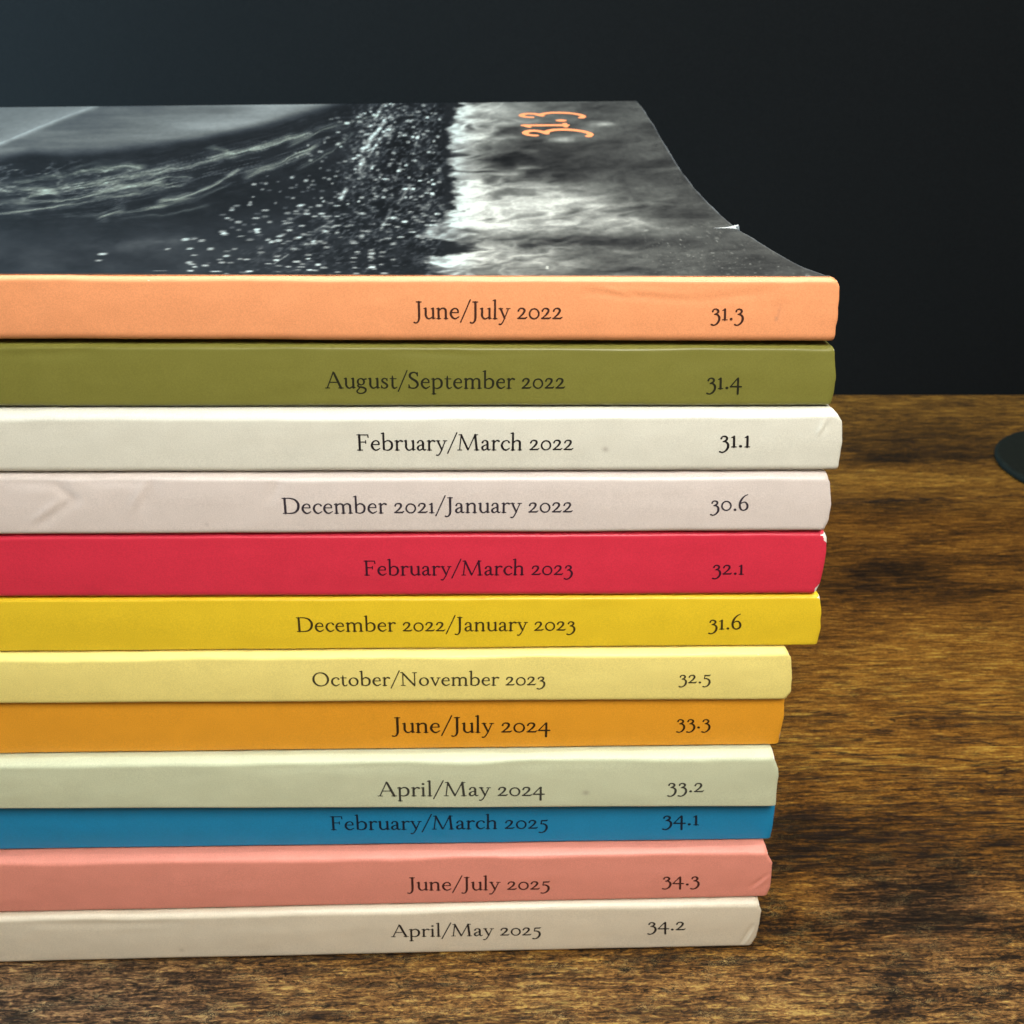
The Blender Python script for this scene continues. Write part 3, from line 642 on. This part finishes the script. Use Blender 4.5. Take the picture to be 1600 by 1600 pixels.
for i, b in enumerate(BOOKS):
    mag = thing('magazine', LABELS[i], 'magazine', (0, 0, 0), 'magazines stacked with their spines to the front')
    col = lin(*b['col'])
    mat = paper_material('cover_stock_'+NAMES[i], col)
    zt = float(np.mean(TOPS[i])); zb = float(np.mean(BOTS[i])); yb = b['y']
    base = Vector((-.074, .075, (Z0+zb)*MM)); mag.location = base
    parts = [make_spine(i, mag, mat)]
    xe = end_x(i, .5)-.35
    def slab(name, ya, z_a, z_b, m, xr, yr=DEPTH):      # a sheet or block that follows the slight slope of the stack
        xl = X_LEFT+.2; v = []
        for x in (xl, xr):
            za = float(lerp_z(z_a, x))+z_a[2]; zz = float(lerp_z(z_b, x))+z_b[2]
            v += [(x, ya, za), (x, yr, za), (x, yr, zz), (x, ya, zz)]
        v = [(p[0]*MM, p[1]*MM, (p[2]+Z0)*MM) for p in v]
        return mesh_obj(name, v, [(0,1,2,3),(7,6,5,4),(0,4,5,1),(1,5,6,2),(2,6,7,3),(3,7,4,0)], m, mag, smooth=False)
    T = TOPS[i]; B = BOTS[i]
    if i:
        parts.append(slab('front_cover', yb+3.3, T+(-.20,), T+(-.40,), mat, end_x(i, 0)-.05))
        parts.append(slab('page_block', yb+.9, T+(-.5,), B+(.45,), M_pages, min(xe, end_x(i, 0), end_x(i, 1))-.35, DEPTH-.6))
    else:
        # picture side: fine sheet carrying the print
        ya = np.concatenate([[.48, .60, .80, .95], np.geomspace(1.1, 40, 110), np.linspace(40, 151.3, 150)[1:]])
        xe0 = 39.55
        xa = np.concatenate([np.linspace(X_LEFT, -112, 20)[:-1], np.linspace(-112, xe0, 900)])
        X, Y = np.meshgrid(xa, ya)
        # worn, slightly wavy right edge
        k = np.clip((X-(xe0-2))/2, 0, 1)
        Xe = X+k*(.16*(fbm(Y/6, Y*0+3, 3, 61)-.5)*2+.35*np.exp(-((Y-45.2)/1.3)**2)-.5*np.clip(1-Y/2.5, 0, 1))
        Z = cover_z(Xe, Y)+.22*np.clip(1-(Y-.3)/.8, 0, 1)*0+.05
        Z = Z+k**2*.35*np.exp(-((Y-45.4)/1.1)**2)
        Z = np.where(Y < 3.2, np.maximum(Z, lerp_z(T, X)+.02+0*Y), Z) if False else np.maximum(Z, lerp_z(T, X)+.02-.9*np.clip((Y-1.0)/3.0, 0, 5)**1.3)
        P = np.stack([Xe, Y, Z+Z0], -1)*MM
        fc = grid_obj('front_cover', P, M_print, mag)
        u, v = layout(P.reshape(-1, 3)); u = u.reshape(X.shape); v = v.reshape(X.shape)
        art = cover_art(u, v, random.Random(5))
        rgb = srgb_to_linear(art)*.54
        e = np.clip(1-(Y-.48)/.16, 0, 1)[..., None]*(1-0*X)[..., None]
        rgb = rgb*(1-e)+np.array(col[:3])*e
        edge = np.clip((Xe-(xe0-.22))/.2, 0, 1)[..., None]*.12; rgb = rgb*(1-edge)+.6*edge
        set_color(fc, 'print', rgb)
        parts.append(fc)
        # underside of the cover and pages that follow its curl
        ya2 = np.concatenate([[.9], np.linspace(4, DEPTH-.6, 40)]); xa2 = np.linspace(X_LEFT+.8, 38.7, 30)
        X2, Y2 = np.meshgrid(xa2, ya2); top = np.minimum(cover_z(X2, Y2)-.32, lerp_z(T, X2)-.4+np.clip(Y2-60, 0, 100)*.2); bot = lerp_z(B, X2)+.45+0*Y2
        bot = np.minimum(bot, top-.5)
        A = np.stack([X2, Y2, top], -1); Bm = np.stack([X2, Y2, bot], -1)
        ring = np.concatenate([A, Bm[::-1], A[:1]], 0); ring[..., 2] += Z0; ring *= MM
        pb = grid_obj('page_block', ring, M_pages, mag); parts.append(pb)
        for side in (0, -1):
            m = A.shape[0]
            cap_v = [tuple(p) for p in ring[:m, side]]+[tuple(p) for p in ring[m:2*m, side][::-1]]
            parts.append(mesh_obj('page_edge', cap_v, [[k, k+1, m+k+1, m+k] for k in range(m-1)], M_pages, mag, smooth=False))
    parts.append(slab('back_cover', yb+3.3, B+(.26,), B+(.01,), mat, end_x(i, 1)-.05))
    # lettering on the spine
    d = TEXT[i]
    def place(x, up, s, i=i, z0=d[3], z1=d[4], xa=d[1], xb=d[2]):
        z = z0+(z1-z0)*(x-xa)/(xb-xa)+up*s*.92; return np.stack([x, spine_front(i, x, z)-.035, z+Z0], -1)*MM
    parts.append(lettering('date_lettering', d[0], d[1], d[2], place, M_ink[i], mag))
    def place(x, up, s, i=i, z0=d[8], xa=d[6]):
        tilt = (d[4]-d[3])/(d[2]-d[1]); z = z0+tilt*(x-xa)+up*s*.92; x = x-.062*up*s; return np.stack([x, spine_front(i, x, z)-.035, z+Z0], -1)*MM
    parts.append(lettering('issue_number', d[5], d[6], d[7], place, M_ink[i], mag))
    if i == 0:
        M_or = ink_material('orange_ink', lin(240, 140, 88), .5)
        # reads from the left edge of the picture: letters stand towards -X, the line runs away from the camera
        def place(y, up, s): 
            X = 21.2-up*.0222; return np.stack([X, y, cover_z(X, y)+.05+.06+Z0], -1)*MM
        parts.append(lettering('cover_number', '31.3', 115.8, 138.6, place, M_or, mag, 12.0))
        # torn, lifted nick at the edge of the cover
        c = np.array([(35.8, 44.3, .12), (38.2, 45.2, .20), (39.95, 46.1, .42), (39.9, 45.6, .26), (38.2, 44.7, .12), (39.4, 44.3, .10)])
        v = [(p[0]*MM, p[1]*MM, (float(cover_z(np.array(p[0]), np.array(p[1])))+p[2]+.05+Z0)*MM) for p in c]
        nick = mesh_obj('torn_nick', v, [(0, 1, 4), (1, 2, 3), (1, 3, 4), (4, 3, 5)], M_white, mag, smooth=False)
        nick['label'] = 'small white torn nick lifted at the cover edge'; parts.append(nick)
    for o in parts: o.matrix_parent_inverse = Matrix.Translation(-base)

# ================================================================ round black disc at the right
disc = thing('disc', 'flat round black disc lying on the wooden table at the right edge, near the wall', 'disc', (.1880, .1725, 0))
def lathe(name, prof, mat, parent, n=96):
    P = np.array([[(r*math.cos(2*math.pi*k/n), r*math.sin(2*math.pi*k/n), z) for k in range(n+1)] for r, z in prof])
    return grid_obj(name, P, mat, parent)
M_black = plain('black_matt_coating', (.0075, .0085, .0060), .75, .08)
lathe('disc_body', [(.0001, .0), (.0300, .0), (.0309, .0003), (.0312, .0008), (.0312, .0016), (.0309, .0021), (.0303, .0023)], M_black, disc)
lathe('disc_top', [(.0303, .0023), (.0290, .0024), (.015, .0024), (.0001, .0024)], M_black, disc)
